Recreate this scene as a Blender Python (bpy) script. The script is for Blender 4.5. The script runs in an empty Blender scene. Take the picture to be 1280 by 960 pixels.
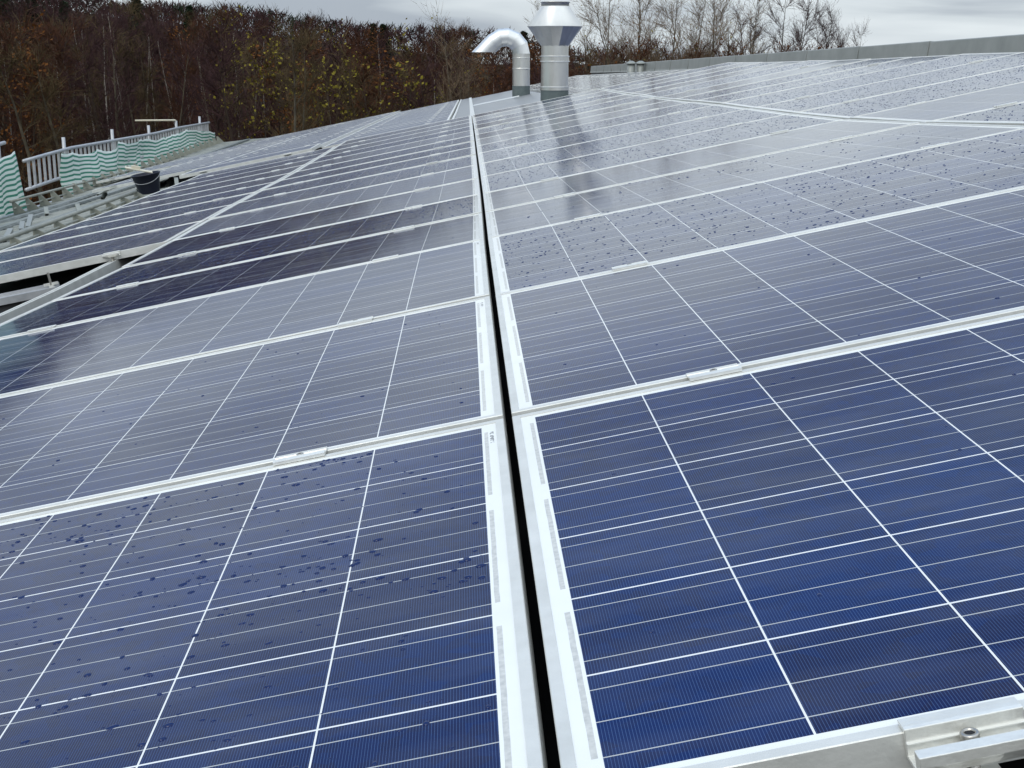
import bpy, math, random
from mathutils import Vector, Matrix
PI = math.pi
R = math.radians
sc = bpy.context.scene
col = sc.collection

# ------------------------------------------------------------------ camera, sky, sun, exposure
Z0 = 7.0                                   # height of the roof point (u=0, v=0) above the ground
TH = 0.1978365                             # roof pitch
CAM = Vector((-0.05883, -1.82776, Z0 + 0.50217))
cam_d = bpy.data.cameras.new('camera'); cam = bpy.data.objects.new('camera', cam_d); col.objects.link(cam)
cr = Vector((0.999354, -0.035951, 0)); cu = Vector((0.008685, 0.241415, 0.970383)); cb = Vector((-0.034887, -0.969756, 0.241571))
m = Matrix((cr, cu, cb)).transposed().to_4x4(); m.translation = CAM
cam.matrix_world = m
cam_d.sensor_width = 36; cam_d.lens = 1634.95 / 1280 * 36
cam_d.clip_start = 0.05; cam_d.clip_end = 3000
sc.camera = cam

SUN_EL, SUN_AZ = 48, 215
w = bpy.data.worlds.new('World'); sc.world = w; w.use_nodes = True
nt = w.node_tree; N = nt.nodes; L = nt.links
for n in list(N): N.remove(n)
def wn(t, **k):
    n = N.new(t)
    for a, b in k.items(): setattr(n, a, b)
    return n
def wmath(op, a, b=None, clamp=False):
    n = N.new('ShaderNodeMath'); n.operation = op; n.use_clamp = clamp
    for i, x in enumerate((a, b)):
        if x is None: continue
        if isinstance(x, (int, float)): n.inputs[i].default_value = x
        else: L.new(x, n.inputs[i])
    return n.outputs[0]
sky = wn('ShaderNodeTexSky', sky_type='NISHITA', sun_disc=False, sun_elevation=R(SUN_EL), sun_rotation=R(SUN_AZ))
sky.dust_density = 3
geo = wn('ShaderNodeTexCoord')
sep = wn('ShaderNodeSeparateXYZ'); L.new(geo.outputs['Generated'], sep.inputs[0])
zc = wmath('MAXIMUM', sep.outputs[2], 0.0)
den = wmath('ADD', zc, 0.22)
comb = wn('ShaderNodeCombineXYZ')
L.new(wmath('DIVIDE', sep.outputs[0], den), comb.inputs[0]); L.new(wmath('DIVIDE', sep.outputs[1], den), comb.inputs[1])
no = wn('ShaderNodeTexNoise'); no.inputs['Scale'].default_value = 1.5; no.inputs['Detail'].default_value = 5; no.inputs['Roughness'].default_value = .5; no.inputs['Distortion'].default_value = .5
mp = wn('ShaderNodeMapping'); mp.inputs['Scale'].default_value = (.55, 1.15, 1); mp.inputs['Location'].default_value = (1.3, .4, 0)
L.new(comb.outputs[0], mp.inputs[0]); L.new(mp.outputs[0], no.inputs['Vector'])
rp = wn('ShaderNodeValToRGB')
e = rp.color_ramp.elements
e[0].position = .36; e[0].color = (.38, .43, .49, 1)
e[1].position = .66; e[1].color = (.74, .80, .83, 1)
x_ = rp.color_ramp.elements.new(.5); x_.color = (.60, .66, .70, 1)
L.new(no.outputs[0], rp.inputs[0])
# an overcast sky is about three times as bright overhead as at the horizon
gain = wmath('ADD', 1.0, wmath('MULTIPLY', zc, 1.35))
# unseen sky higher up ahead tinted darker blue, added to dim near-panel reflections
up_ = wn('ShaderNodeMapRange', interpolation_type='SMOOTHSTEP'); L.new(zc, up_.inputs[0]); up_.inputs[1].default_value = .22; up_.inputs[2].default_value = .48
fw_ = wn('ShaderNodeMapRange', interpolation_type='SMOOTHSTEP'); L.new(sep.outputs[1], fw_.inputs[0]); fw_.inputs[1].default_value = .15; fw_.inputs[2].default_value = .55
hv_ = wn('ShaderNodeMix', data_type='RGBA', blend_type='MULTIPLY'); L.new(wmath('MULTIPLY', up_.outputs[0], fw_.outputs[0]), hv_.inputs[0]); L.new(rp.outputs[0], hv_.inputs[6]); hv_.inputs[7].default_value = (.35, .46, .66, 1)
vm = wn('ShaderNodeVectorMath', operation='SCALE'); L.new(hv_.outputs[2], vm.inputs[0]); L.new(gain, vm.inputs['Scale'])
bg1 = wn('ShaderNodeBackground'); L.new(sky.outputs[0], bg1.inputs[0]); bg1.inputs[1].default_value = .06
bg2 = wn('ShaderNodeBackground'); L.new(vm.outputs[0], bg2.inputs[0]); bg2.inputs[1].default_value = 1.12
mx = wn('ShaderNodeMixShader'); mx.inputs[0].default_value = .92
L.new(bg1.outputs[0], mx.inputs[1]); L.new(bg2.outputs[0], mx.inputs[2])
wo = wn('ShaderNodeOutputWorld'); L.new(mx.outputs[0], wo.inputs[0])

sun_d = bpy.data.lights.new('sun', 'SUN'); sun_d.energy = .8; sun_d.angle = R(25); sun_d.color = (1, .96, .9)
sun = bpy.data.objects.new('sun', sun_d); col.objects.link(sun)
sd = Vector((math.sin(R(SUN_AZ)) * math.cos(R(SUN_EL)), math.cos(R(SUN_AZ)) * math.cos(R(SUN_EL)), math.sin(R(SUN_EL))))
sun.rotation_euler = sd.to_track_quat('Z', 'Y').to_euler()
sc.view_settings.view_transform = 'Standard'; sc.view_settings.look = 'None'
sc.view_settings.exposure = 0.0; sc.view_settings.gamma = 1; sc.view_settings.use_curve_mapping = False

# ------------------------------------------------------------------ helpers
class MB:
    def __init__(s): s.v = []; s.f = []; s.mi = []; s.uv = None
    def face(s, idx, mi=0): s.f.append(idx); s.mi.append(mi)
    def box(s, x0, x1, y0, y1, z0, z1, mi=0):
        b = len(s.v)
        s.v += [(x0,y0,z0),(x1,y0,z0),(x1,y1,z0),(x0,y1,z0),(x0,y0,z1),(x1,y0,z1),(x1,y1,z1),(x0,y1,z1)]
        for q in ((0,3,2,1),(4,5,6,7),(0,1,5,4),(1,2,6,5),(2,3,7,6),(3,0,4,7)): s.face(tuple(b+i for i in q), mi)
        return s
    def tube(s, pts, rad, n=8, caps=True, mi=0):
        b0 = len(s.v); pts = [Vector(p) for p in pts]
        rad = rad if isinstance(rad, (list, tuple)) else [rad]*len(pts)
        ref = None
        for i, p in enumerate(pts):
            d = (pts[min(i+1, len(pts)-1)] - pts[max(i-1, 0)])
            d = d.normalized() if d.length > 1e-9 else Vector((0,0,1))
            if ref is None:
                ref = d.orthogonal().normalized()
            ref = (ref - d*ref.dot(d)); ref = ref.normalized() if ref.length > 1e-6 else d.orthogonal().normalized()
            o = d.cross(ref)
            for k in range(n):
                a = 2*PI*k/n
                s.v.append(tuple(p + (ref*math.cos(a) + o*math.sin(a))*rad[i]))
        for i in range(len(pts)-1):
            for k in range(n):
                a = b0+i*n+k; c = b0+i*n+(k+1) % n
                s.face((a, c, c+n, a+n), mi)
        if caps:
            s.face(tuple(b0+k for k in range(n))[::-1], mi); s.face(tuple(b0+(len(pts)-1)*n+k for k in range(n)), mi)
        return s
    def lathe(s, prof, n=40, mi=0, capb=False, capt=False):
        b0 = len(s.v)
        for r, z in prof:
            for k in range(n):
                a = 2*PI*k/n; s.v.append((r*math.cos(a), r*math.sin(a), z))
        for i in range(len(prof)-1):
            for k in range(n):
                a = b0+i*n+k; c = b0+i*n+(k+1) % n
                s.face((a, c, c+n, a+n), mi)
        if capb: s.face(tuple(b0+k for k in range(n))[::-1], mi)
        if capt: s.face(tuple(b0+(len(prof)-1)*n+k for k in range(n)), mi)
        return s
    def prism(s, poly, axis, a0, a1, mi=0):
        """polygon extruded along axis x ('x': poly in y,z) or y ('y': poly in x,z)"""
        b = len(s.v); n = len(poly)
        for t in (a0, a1):
            for p, q in poly: s.v.append((t, p, q) if axis == 'x' else (p, t, q))
        s.face(tuple(range(b, b+n)), mi); s.face(tuple(range(b+n, b+2*n))[::-1], mi)
        for i in range(n):
            j = (i+1) % n; s.face((b+i, b+j, b+n+j, b+n+i)[::-1], mi)
        return s
    def mesh(s, name, mats, smooth=False):
        me = bpy.data.meshes.new(name); me.from_pydata(s.v, [], s.f)
        mats = mats if isinstance(mats, (list, tuple)) else [mats]
        for m_ in mats: me.materials.append(m_)
        if len(mats) > 1: me.polygons.foreach_set('material_index', s.mi)
        if smooth: me.polygons.foreach_set('use_smooth', [True]*len(me.polygons))
        if s.uv:
            ul = me.uv_layers.new(name='UVMap')
            for lp in me.loops: ul.data[lp.index].uv = s.uv[lp.vertex_index]
        me.update()
        return me
    def build(s, name, mats, parent=None, smooth=False, bevel=0):
        me = s.mesh(name, mats, smooth)
        o = bpy.data.objects.new(name, me); col.objects.link(o)
        if parent: o.parent = parent
        if bevel:
            b = o.modifiers.new('bevel', 'BEVEL'); b.width = bevel; b.segments = 2; b.limit_method = 'ANGLE'
        return o
def tag(o, label=None, cat=None, group=None, kind=None):
    if label: o['label'] = label
    if cat: o['category'] = cat
    if group: o['group'] = group
    if kind: o['kind'] = kind
    return o
def empty(name, loc=(0,0,0), rot=(0,0,0)):
    o = bpy.data.objects.new(name, None); col.objects.link(o); o.location = loc; o.rotation_euler = rot
    o.empty_display_size = .1
    return o
def copy_tree(o, parent=None):
    c = o.copy(); col.objects.link(c); c.parent = parent
    for ch in list(kids.get(o.name, [])): copy_tree(ch, c)
    return c
kids = {}
def reg(parent, *chs): kids.setdefault(parent.name, []).extend(chs)
CT, ST = math.cos(TH), math.sin(TH)
def W(u, v, n=0.0):                        # roof coordinates -> world
    return Vector((u*CT - n*ST, v, Z0 + u*ST + n*CT))
def put(o, u, v, n, tilt=0, roll=0):
    o.location = W(u, v, n); o.rotation_euler = (tilt, -TH + roll, 0); return o
HS = [0, 0, -.0105, -.0483, -.0792, -.0965, -.1067, -.1164, -.1316, -.1487, -.1608, -.1673, -.1784, -.1862, -.191, -.1959]
def seam_h(k):
    if k < 0: return -.0153
    if k <= 15: return HS[k]
    return -.212 - .017*(k-15)
def hv(v):
    if v <= -1: return -.0153
    a = math.floor(v); t = v-a
    return seam_h(a)*(1-t) + seam_h(a+1)*t
def ray(px, dh):                            # ground position seen at picture column px, horizontal distance dh
    r_ = Vector((cr.x, cr.y, 0)).normalized(); f_ = Vector((-cb.x, -cb.y, 0)).normalized()
    return Vector((CAM.x, CAM.y, 0)) + f_*dh + r_*((px-640)/1685*dh)

# ------------------------------------------------------------------ materials
def mat(name, base=(.5,.5,.5), rough=.5, metal=0.0, spec=.5, noise=None, bump=None):
    m_ = bpy.data.materials.new(name); m_.use_nodes = True
    b = m_.node_tree.nodes['Principled BSDF']; n_ = m_.node_tree.nodes; l_ = m_.node_tree.links
    b.inputs['Base Color'].default_value = (*base, 1); b.inputs['Roughness'].default_value = rough
    b.inputs['Metallic'].default_value = metal; b.inputs['Specular IOR Level'].default_value = spec
    tc = n_.new('ShaderNodeTexCoord')
    if noise:                                # (second colour, scale, low, high, stretch)
        c2, s_, lo, hi = noise[:4]
        t = n_.new('ShaderNodeTexNoise'); t.inputs['Scale'].default_value = s_; t.inputs['Detail'].default_value = 6; t.inputs['Roughness'].default_value = .6
        mp_ = n_.new('ShaderNodeMapping'); mp_.inputs['Scale'].default_value = noise[4] if len(noise) > 4 else (1,1,1)
        l_.new(tc.outputs['Object'], mp_.inputs[0]); l_.new(mp_.outputs[0], t.inputs['Vector'])
        r_ = n_.new('ShaderNodeValToRGB'); r_.color_ramp.elements[0].position = lo; r_.color_ramp.elements[1].position = hi
        r_.color_ramp.elements[0].color = (*base, 1); r_.color_ramp.elements[1].color = (*c2, 1)
        l_.new(t.outputs[0], r_.inputs[0]); l_.new(r_.outputs[0], b.inputs['Base Color'])
    if bump:
        t = n_.new('ShaderNodeTexNoise'); t.inputs['Scale'].default_value = bump[0]; t.inputs['Detail'].default_value = 4
        l_.new(tc.outputs['Object'], t.inputs['Vector'])
        q = n_.new('ShaderNodeBump'); q.inputs['Strength'].default_value = bump[1]; q.inputs['Distance'].default_value = .01
        l_.new(t.outputs[0], q.inputs['Height']); l_.new(q.outputs[0], b.inputs['Normal'])
    return m_
M_alu = mat('anodised_aluminium', (.62,.62,.59), .38, .3, .5, ((.76,.76,.73), 14, .3, .72, (1,1,1)), (60, .12))
M_clamp = mat('milled_aluminium', (.74,.73,.69), .3, .45, .5, ((.82,.82,.78), 25, .35, .65), (140, .12))
M_steel = mat('stainless_screw', (.45,.43,.4), .3, .9)
M_dark = mat('black_hole', (.01,.01,.012), .7)
M_deck = mat('weathered_roof_sheet', (.13,.145,.135), .45, .2, .5, ((.25,.27,.26), 1.3, .35, .7, (1,4,1)), (30, .1))
M_flash = mat('grey_flashing', (.20,.21,.225), .28, .3, .5, ((.27,.28,.30), 3, .3, .7), (8, .04))
M_ridge = mat('ridge_cap_sheet', (.25,.265,.25), .45, .25, .5, ((.34,.35,.335), 4, .3, .7), (14, .12))
M_inox = mat('brushed_stainless', (.54,.53,.50), .33, .85, .5, ((.74,.73,.70), 5, .3, .7, (1,1,.2)), (40, .06))
M_inox2 = mat('dull_stainless', (.74,.74,.73), .30, .8, .5, ((.82,.82,.81), 6, .3, .7), (25, .06))
M_collar = mat('lead_collar', (.10,.125,.13), .5, .3, .5, ((.14,.17,.17), 12, .3, .7))
M_wall = mat('rendered_wall', (.45,.44,.40), .85, 0, .3, ((.38,.37,.34), 2, .3, .7))
M_ground = mat('leaf_litter_ground', (.045,.05,.02), .95, 0, .2, ((.07,.045,.025), .08, .35, .65))
M_hill = mat('leaf_litter_hillside', (.040,.022,.014), .95, 0, .1, ((.022,.015,.010), .25, .35, .65))
M_bucket = mat('navy_plastic', (.002,.0035,.020), .4)
M_mortar = mat('pale_wood', (.62,.58,.47), .6)
M_galv = mat('galvanised_steel', (.38,.39,.41), .45, .5, .5, ((.5,.51,.53), 15, .3, .7))
M_guard = mat('weathered_snow_guard', (.36,.36,.31), .5, .3, .5, ((.22,.23,.20), 6, .3, .7))
def bark(name, a, b): return mat(name, a, .9, 0, .15, (b, 2.5, .3, .7))
M_bark = bark('brown_bark', (.040,.028,.022), (.062,.045,.034))
M_barkgrey = bark('grey_bark', (.14,.115,.08), (.055,.048,.038))
M_birch = bark('birch_bark', (.40,.36,.32), (.20,.17,.15))
M_twig = bark('purple_brown_twigs', (.058,.028,.028), (.034,.018,.019))
M_twig2 = bark('russet_twigs', (.080,.032,.016), (.045,.022,.014))
M_twig3 = bark('olive_tan_twigs', (.105,.072,.036), (.055,.040,.020))
M_twigr = bark('tan_twigs', (.19,.135,.085), (.12,.085,.06))
M_leafy = bark('yellow_leaves', (.24,.20,.025), (.14,.11,.02))
M_leafo = bark('orange_leaves', (.17,.065,.015), (.10,.04,.014))
M_conif = bark('conifer_needles', (.012,.022,.012), (.020,.032,.014))

LU, LV, FH = 1.630, .982, .040
PITCH = .1567
def glass_material(nm_='solar_cells_under_glass', r0=.045, r1=.10):
    m_ = bpy.data.materials.new(nm_); m_.use_nodes = True
    n_ = m_.node_tree.nodes; l_ = m_.node_tree.links; b = n_['Principled BSDF']
    def ma(op, a, c=None, d=None, clamp=False):
        q = n_.new('ShaderNodeMath'); q.operation = op; q.use_clamp = clamp
        for i, x in enumerate((a, c, d)):
            if x is None: continue
            if isinstance(x, (int, float)): q.inputs[i].default_value = x
            else: l_.new(x, q.inputs[i])
        return q.outputs[0]
    def band(x, c, hw): return ma('LESS_THAN', ma('ABSOLUTE', ma('SUBTRACT', x, c)), hw)     # 1 within hw of c
    def mixc(f, a, c):
        q = n_.new('ShaderNodeMix'); q.data_type = 'RGBA'
        if isinstance(f, (int, float)): q.inputs[0].default_value = f
        else: l_.new(f, q.inputs[0])
        for i, x in ((6, a), (7, c)):
            if isinstance(x, tuple): q.inputs[i].default_value = (*x, 1)
            else: l_.new(x, q.inputs[i])
        return q.outputs[2]
    tc = n_.new('ShaderNodeTexCoord'); sp = n_.new('ShaderNodeSeparateXYZ'); l_.new(tc.outputs['Object'], sp.inputs[0])
    X = ma('ADD', sp.outputs[0], LU/2); Y = ma('ADD', sp.outputs[1], LV/2)
    MX, MY = (LU-10*PITCH)/2, (LV-6*PITCH)/2
    cx = ma('DIVIDE', ma('SUBTRACT', X, MX), PITCH); cy = ma('DIVIDE', ma('SUBTRACT', Y, MY), PITCH)
    inside = ma('MULTIPLY', band(cx, 5, 5-.006), band(cy, 3, 3-.008))
    fx = ma('FRACT', cx); fy = ma('FRACT', cy)
    cell = ma('MULTIPLY', band(fx, .5, .5-.0058), band(fy, .5, .5-.0080))
    bus = ma('ADD', ma('ADD', band(fy, 1/6, .0046), band(fy, .5, .0046)), band(fy, 5/6, .0046), clamp=True)
    fin = band(ma('FRACT', ma('DIVIDE', X, .00262)), .5, .085)
    ids = n_.new('ShaderNodeCombineXYZ'); l_.new(ma('FLOOR', cx), ids.inputs[0]); l_.new(ma('FLOOR', cy), ids.inputs[1])
    oi = n_.new('ShaderNodeObjectInfo'); l_.new(ma('MULTIPLY', oi.outputs['Random'], 97.0), ids.inputs[2])
    wnz = n_.new('ShaderNodeTexWhiteNoise'); wnz.noise_dimensions = '3D'; l_.new(ids.outputs[0], wnz.inputs['Vector'])
    vor = n_.new('ShaderNodeTexVoronoi'); vor.inputs['Scale'].default_value = 60
    l_.new(tc.outputs['Object'], vor.inputs['Vector'])
    sv = n_.new('ShaderNodeSeparateColor'); l_.new(vor.outputs['Color'], sv.inputs[0])
    big = n_.new('ShaderNodeTexNoise'); big.inputs['Scale'].default_value = 2.3; big.inputs['Detail'].default_value = 2
    l_.new(tc.outputs['Object'], big.inputs['Vector'])
    tone = ma('ADD', ma('MULTIPLY', wnz.outputs['Value'], .5), ma('ADD', ma('MULTIPLY', sv.outputs[0], .42), ma('MULTIPLY', ma('SUBTRACT', big.outputs[0], .3), .7)))
    cc = n_.new('ShaderNodeValToRGB'); cc.color_ramp.elements[0].position = .2; cc.color_ramp.elements[1].position = .85
    cc.color_ramp.elements[0].color = (.001,.013,.088,1); cc.color_ramp.elements[1].color = (.007,.009,.046,1)
    l_.new(tone, cc.inputs[0])
    c1 = mixc(ma('MULTIPLY', fin, .5), cc.outputs[0], (.08,.15,.33))
    c2 = mixc(bus, c1, (.44,.46,.47))
    sheet = mixc(cell, (.76,.78,.79), c2)
    # tinned ribbons that join the strings, along both short ends
    my2 = ma('FRACT', ma('DIVIDE', ma('SUBTRACT', Y, MY), 2*PITCH))
    wob = n_.new('ShaderNodeTexNoise'); wob.inputs['Scale'].default_value = 30; l_.new(tc.outputs['Object'], wob.inputs['Vector'])
    wv = ma('MULTIPLY', ma('SUBTRACT', wob.outputs[0], .5), .0012)
    Xe = ma('MINIMUM', X, ma('SUBTRACT', LU, X))
    rib = ma('MULTIPLY', band(ma('ADD', Xe, wv), MX-.0052, .0027), band(my2, .5, .415))
    grain = n_.new('ShaderNodeTexNoise'); grain.inputs['Scale'].default_value = 160; grain.inputs['Detail'].default_value = 2
    l_.new(tc.outputs['Object'], grain.inputs['Vector'])
    ribc = mixc(grain.outputs[0], (.36,.37,.37), (.72,.72,.70))
    mgn = mixc(rib, (.78,.80,.80), ribc)
    # small printed bar code near one corner of the backsheet
    bc = ma('MULTIPLY', ma('MULTIPLY', band(X, LU-.0185, .0028), band(Y, LV-.075, .026)), ma('GREATER_THAN', grain.outputs[0], .47))
    mgn = mixc(ma('MULTIPLY', bc, .7), mgn, (.05,.05,.06))
    full = mixc(inside, mgn, sheet)
    smear = n_.new('ShaderNodeTexNoise'); smear.inputs['Scale'].default_value = 5; smear.inputs['Detail'].default_value = 4
    mpp = n_.new('ShaderNodeMapping'); mpp.inputs['Scale'].default_value = (1, 3, 1)
    wc = n_.new('ShaderNodeVectorMath'); wc.operation = 'ADD'; l_.new(tc.outputs['Object'], wc.inputs[0]); l_.new(ids.outputs[0], mpp.inputs['Location']) if False else None
    cv = n_.new('ShaderNodeCombineXYZ'); l_.new(ma('MULTIPLY', oi.outputs['Random'], 31.0), cv.inputs[0]); l_.new(cv.outputs[0], wc.inputs[1])
    l_.new(wc.outputs[0], mpp.inputs[0]); l_.new(mpp.outputs[0], smear.inputs['Vector'])
    full = mixc(ma('MULTIPLY', ma('SUBTRACT', smear.outputs[0], .42, None, True), .22), full, (.34,.34,.32))
    l_.new(full, b.inputs['Base Color'])
    l_.new(ma('ADD', r0, ma('MULTIPLY', smear.outputs[0], r1)), b.inputs['Roughness'])
    b.inputs['IOR'].default_value = 1.27
    b.inputs['Specular Tint'].default_value = (.45,.72,1,1)
    return m_
M_glass = glass_material()
M_damp = glass_material('solar_cells_under_damp_glass', .11, .10)
M_mist = glass_material('solar_cells_under_misted_glass', .24, .10)
def drop_material():
    m_ = bpy.data.materials.new('rain_water'); m_.use_nodes = True
    b = m_.node_tree.nodes['Principled BSDF']
    b.inputs['Base Color'].default_value = (.003,.016,.085,1); b.inputs['Roughness'].default_value = .03; b.inputs['IOR'].default_value = 1.33
    return m_
M_drop = drop_material()

# ------------------------------------------------------------------ the ground and the hillside
def terr(x, y):
    t = max(0.0, min(1.0, (y-78)/75))
    side = max(0.0, min(1.0, (22-x)/45))
    left = max(0.0, min(1.0, (-x-12)/45))
    z = t*t*(3-2*t)*(2.2 + 6.0*side + 6.0*left) + .35*math.sin(x*.13)*math.cos(y*.09)*max(0, min(1, (y-45)/30))
    return z - .02
g = MB(); nx, ny = 60, 60
xs = [-900 + 1800*i/nx for i in range(nx+1)]; xs = sorted(xs + [-140+7*i for i in range(41)])
ys = sorted([-300 + 1500*i/ny for i in range(ny+1)] + [30+6*i for i in range(30)])
for y in ys:
    for x in xs: g.v.append((x, y, terr(x, y)))
nX = len(xs)
for j in range(len(ys)-1):
    for i in range(nX-1): g.face((j*nX+i, j*nX+i+1, (j+1)*nX+i+1, (j+1)*nX+i), 1 if ys[j] > 44 else 0)
tag(g.build('ground', [M_ground, M_hill], smooth=True), kind='structure')

# ------------------------------------------------------------------ the building with its metal roof
UE, UR, V0, V1 = -7.15, 3.62, -7.0, 35.7
bld = tag(empty('industrial_building', (0, 0, 0)), 'long low industrial building with a grey metal roof carrying the solar panels', 'building')
DN = -.135
def hd(u, v):                               # the eave does not sag with the panel field
    return hv(v) + .30*max(0, min(1, (-4.6-u)/2.2))*max(0, min(1, (v-19)/16))
M_memb = mat('black_roof_membrane', (.010,.010,.011), .8, 0, .2, ((.016,.016,.017), 6, .3, .7))
def deck(u0, u1, nrib_pitch=.25, side=1):
    d = MB(); vs = []
    v = V0
    while v < V1-1e-6:
        p = nrib_pitch
        for a, n in ((0, 0), (.42, 0), (.5, .032), (.82, .032), (.9, 0)): vs.append((v+a*p, n))
        v += p
    vs.append((V1, 0))
    us = [u0 + (u1-u0)*i/4 for i in range(5)]
    for v, n in vs:
        for u in us:
            q = W(u, v, hd(u, v)+DN+n-.032)
            d.v.append(tuple(q))
    for j in range(len(vs)-1):
        for i in range(4): d.face((j*5+i, j*5+i+1, (j+1)*5+i+1, (j+1)*5+i))
    return d
deck(UE, -3.42).build('roof', M_deck, bld)
d = MB(); vs_ = [V0, -1] + list(range(0, 36)) + [V1]
for v in vs_: d.v += [tuple(W(-3.42, v, hv(v)+DN-.034)), tuple(W(UR, v, hv(v)+DN-.034))]
for i in range(len(vs_)-1): d.face((2*i, 2*i+1, 2*i+3, 2*i+2))
d.build('membrane', M_memb, bld)
# the far pitch beyond the ridge
d = MB()
for v in (V0, 0, 5, 10, 15, 25, V1):
    a = W(UR, v, hv(v)+DN); d.v += [tuple(a), (a.x+12, a.y, a.z-12*math.tan(TH))]
for i in range(6): d.face((2*i, 2*i+1, 2*i+3, 2*i+2))
d.build('roof', M_deck, bld)
# walls under the eaves and the gable
e0 = W(UE+.25, 0, -.6)
xr = W(UR, 0).x + 11.6
for bx in ((e0.x+.252, xr-.252, V0+.3, V0+.55, 0, 5.3), (e0.x+.252, xr-.252, V1-.5, V1-.25, 0, 4.6), (e0.x, e0.x+.25, V0+.3, V1-.25, 0, 4.65), (xr-.25, xr, V0+.3, V1-.25, 0, 4.45)):
    MB().box(*bx).build('wall', M_wall, bld)
# verge trim on the far end, gutter at the eave
d = MB()
a, b_ = W(UE, V1, hv(V1)-.19), W(UR, V1, hv(V1)-.19)
d.prism([(a.x, a.z), (b_.x, b_.z), (b_.x, b_.z+.10), (a.x, a.z+.10)], 'y', V1+.002, V1+.06)
d.build('verge_trim', M_ridge, bld)
d = MB(); pts = []
for v in (V0, 0, 5, 10, 15, 25, V1): pts.append(tuple(W(UE-.07, v, hd(UE, v)-.24)))
d.tube(pts, .07, 10); d.build('gutter', M_galv, bld)
# raised flat flashing round the two flues
d = MB()
for v in (15.10, 18, 21, 24, 27, 30, 33, 35.6):
    d.v += [tuple(W(.045, v, hv(v)-.045)), tuple(W(1.36, v, hv(v)-.045)), tuple(W(1.36, v, hv(v)-.12)), tuple(W(.045, v, hv(v)-.12))]
for i in range(7):
    for k in range(4): d.face((4*i+k, 4*i+(k+1) % 4, 4*i+4+(k+1) % 4, 4*i+4+k)[::-1])
d.face((0, 1, 2, 3))
d.build('flashing_sheet', M_flash, bld)
d = MB()
for v in (15.10, 20, 25, 30, 35.6):
    d.v += [tuple(W(-.025, v, hv(v)-.012)), tuple(W(.042, v, hv(v)-.012)), tuple(W(.042, v, hv(v)-.10)), tuple(W(-.025, v, hv(v)-.10))]
for i in range(4):
    for k in range(4): d.face((4*i+k, 4*i+(k+1) % 4, 4*i+4+(k+1) % 4, 4*i+4+k)[::-1])
d.face((0, 1, 2, 3)); d.build('edge_strip', M_alu, bld)
for (ua, ub, nn_, nm_, mt_) in ((-.235, -.027, -.022, 'flashing_sheet', M_flash), (-.270, -.237, -.008, 'edge_strip', M_alu)):
    d = MB()
    for v in (15.10, 20, 25, 30, 35.6):
        d.v += [tuple(W(ua, v, hv(v)+nn_)), tuple(W(ub, v, hv(v)+nn_)), tuple(W(ub, v, hv(v)-.10)), tuple(W(ua, v, hv(v)-.10))]
    for i in range(4):
        for k in range(4): d.face((4*i+k, 4*i+(k+1) % 4, 4*i+4+(k+1) % 4, 4*i+4+k)[::-1])
    d.face((0, 1, 2, 3)); d.build(nm_, mt_, bld)
d = MB()
for u in (.045, .95):
    d.v += [tuple(W(u, 23.9, hv(24)-.04)), tuple(W(u, 24.0, hv(24)-.02)), tuple(W(u, 24.1, hv(24)-.04))]
d.face((0, 3, 4, 1)); d.face((1, 4, 5, 2)); d.build('standing_seam', M_alu, bld)

# ridge capping: bent sheets one after another, each a part
rp_ = tag(empty('ridge_cap', W(UR, 0, 0)), 'grey segmented sheet metal ridge capping along the top of the roof', 'roof ridge')
rbase = W(UR, 0, 0)
SEG = 1.83
k = 0; v = -2.6
def rz(v): return Z0 + .502 + .252 - .0124*(v+1.83)          # top of the capping
while v < V1:
    v1 = min(v+SEG-.012, V1)
    mb = MB(); x0 = W(3.55, 0).x
    for vv in (v, v1):
        zt = rz(vv) + (.004 if vv == v else 0)
        pr = [(x0-.004, zt-.180), (x0+.002, zt-.183), (x0+.020, zt-.006), (x0+.026, zt), (x0+.28, zt-.012), (x0+.52, zt-.03), (x0+.56, zt-.19), (x0+.55, zt-.19), (x0+.505, zt-.045), (x0+.28, zt-.03), (x0+.040, zt-.02)]
        for p, q in pr: mb.v.append((p-rbase.x, vv, q-rbase.z))
    n = 11
    for i in range(n): mb.face((i, (i+1) % n, n+(i+1) % n, n+i))
    mb.face(tuple(range(n))[::-1]); mb.face(tuple(range(n, 2*n)))
    # raised lap bead at the joint
    zt = rz(v)
    bx = [(x0-.009, zt-.185), (x0+.018, zt+.003), (x0+.28, zt-.006), (x0+.54, zt-.024), (x0+.54, zt-.034), (x0+.28, zt-.018), (x0+.026, zt-.008), (x0-.003, zt-.188)]
    mb.prism([(p-rbase.x, q-rbase.z) for p, q in bx], 'y', v-.008, v+.006)
    mb.build('capping_sheet', M_ridge, rp_)
    # stubby bracket legs below with dark slots between them
    nl = 4
    for i in range(nl):
        yy = v + (i+.5)*SEG/nl
        if yy < V1: MB().box(x0+.03-rbase.x, x0+.075-rbase.x, yy-.03, yy+.03, W(3.55, yy, hv(yy)+DN).z-rbase.z-.02, rz(yy)-.17-rbase.z).build('bracket', M_galv, rp_)
    v += SEG
# two small vent pipes standing before the far end of the ridge
for px, lab in ((789, 'left one of two short capped grey vent pipes beside the ridge capping'), (801, 'right one of two short capped grey vent pipes beside the ridge capping')):
    dh = 26.3; p = ray(px, dh); zt = CAM.z - (76-73)/1737*dh
    t = tag(empty('vent_pipe', (p.x, p.y, zt-.32)), lab, 'vent pipe', 'short vent pipes by the ridge')
    MB().lathe([(.075, 0), (.075, .26)], 20, capt=True).build('pipe', M_ridge, t, True)
    MB().lathe([(.06, .255), (.098, .255), (.100, .275), (.08, .292), (.03, .32)], 20, capb=True, capt=True).build('cap', M_ridge, t, True)

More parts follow.
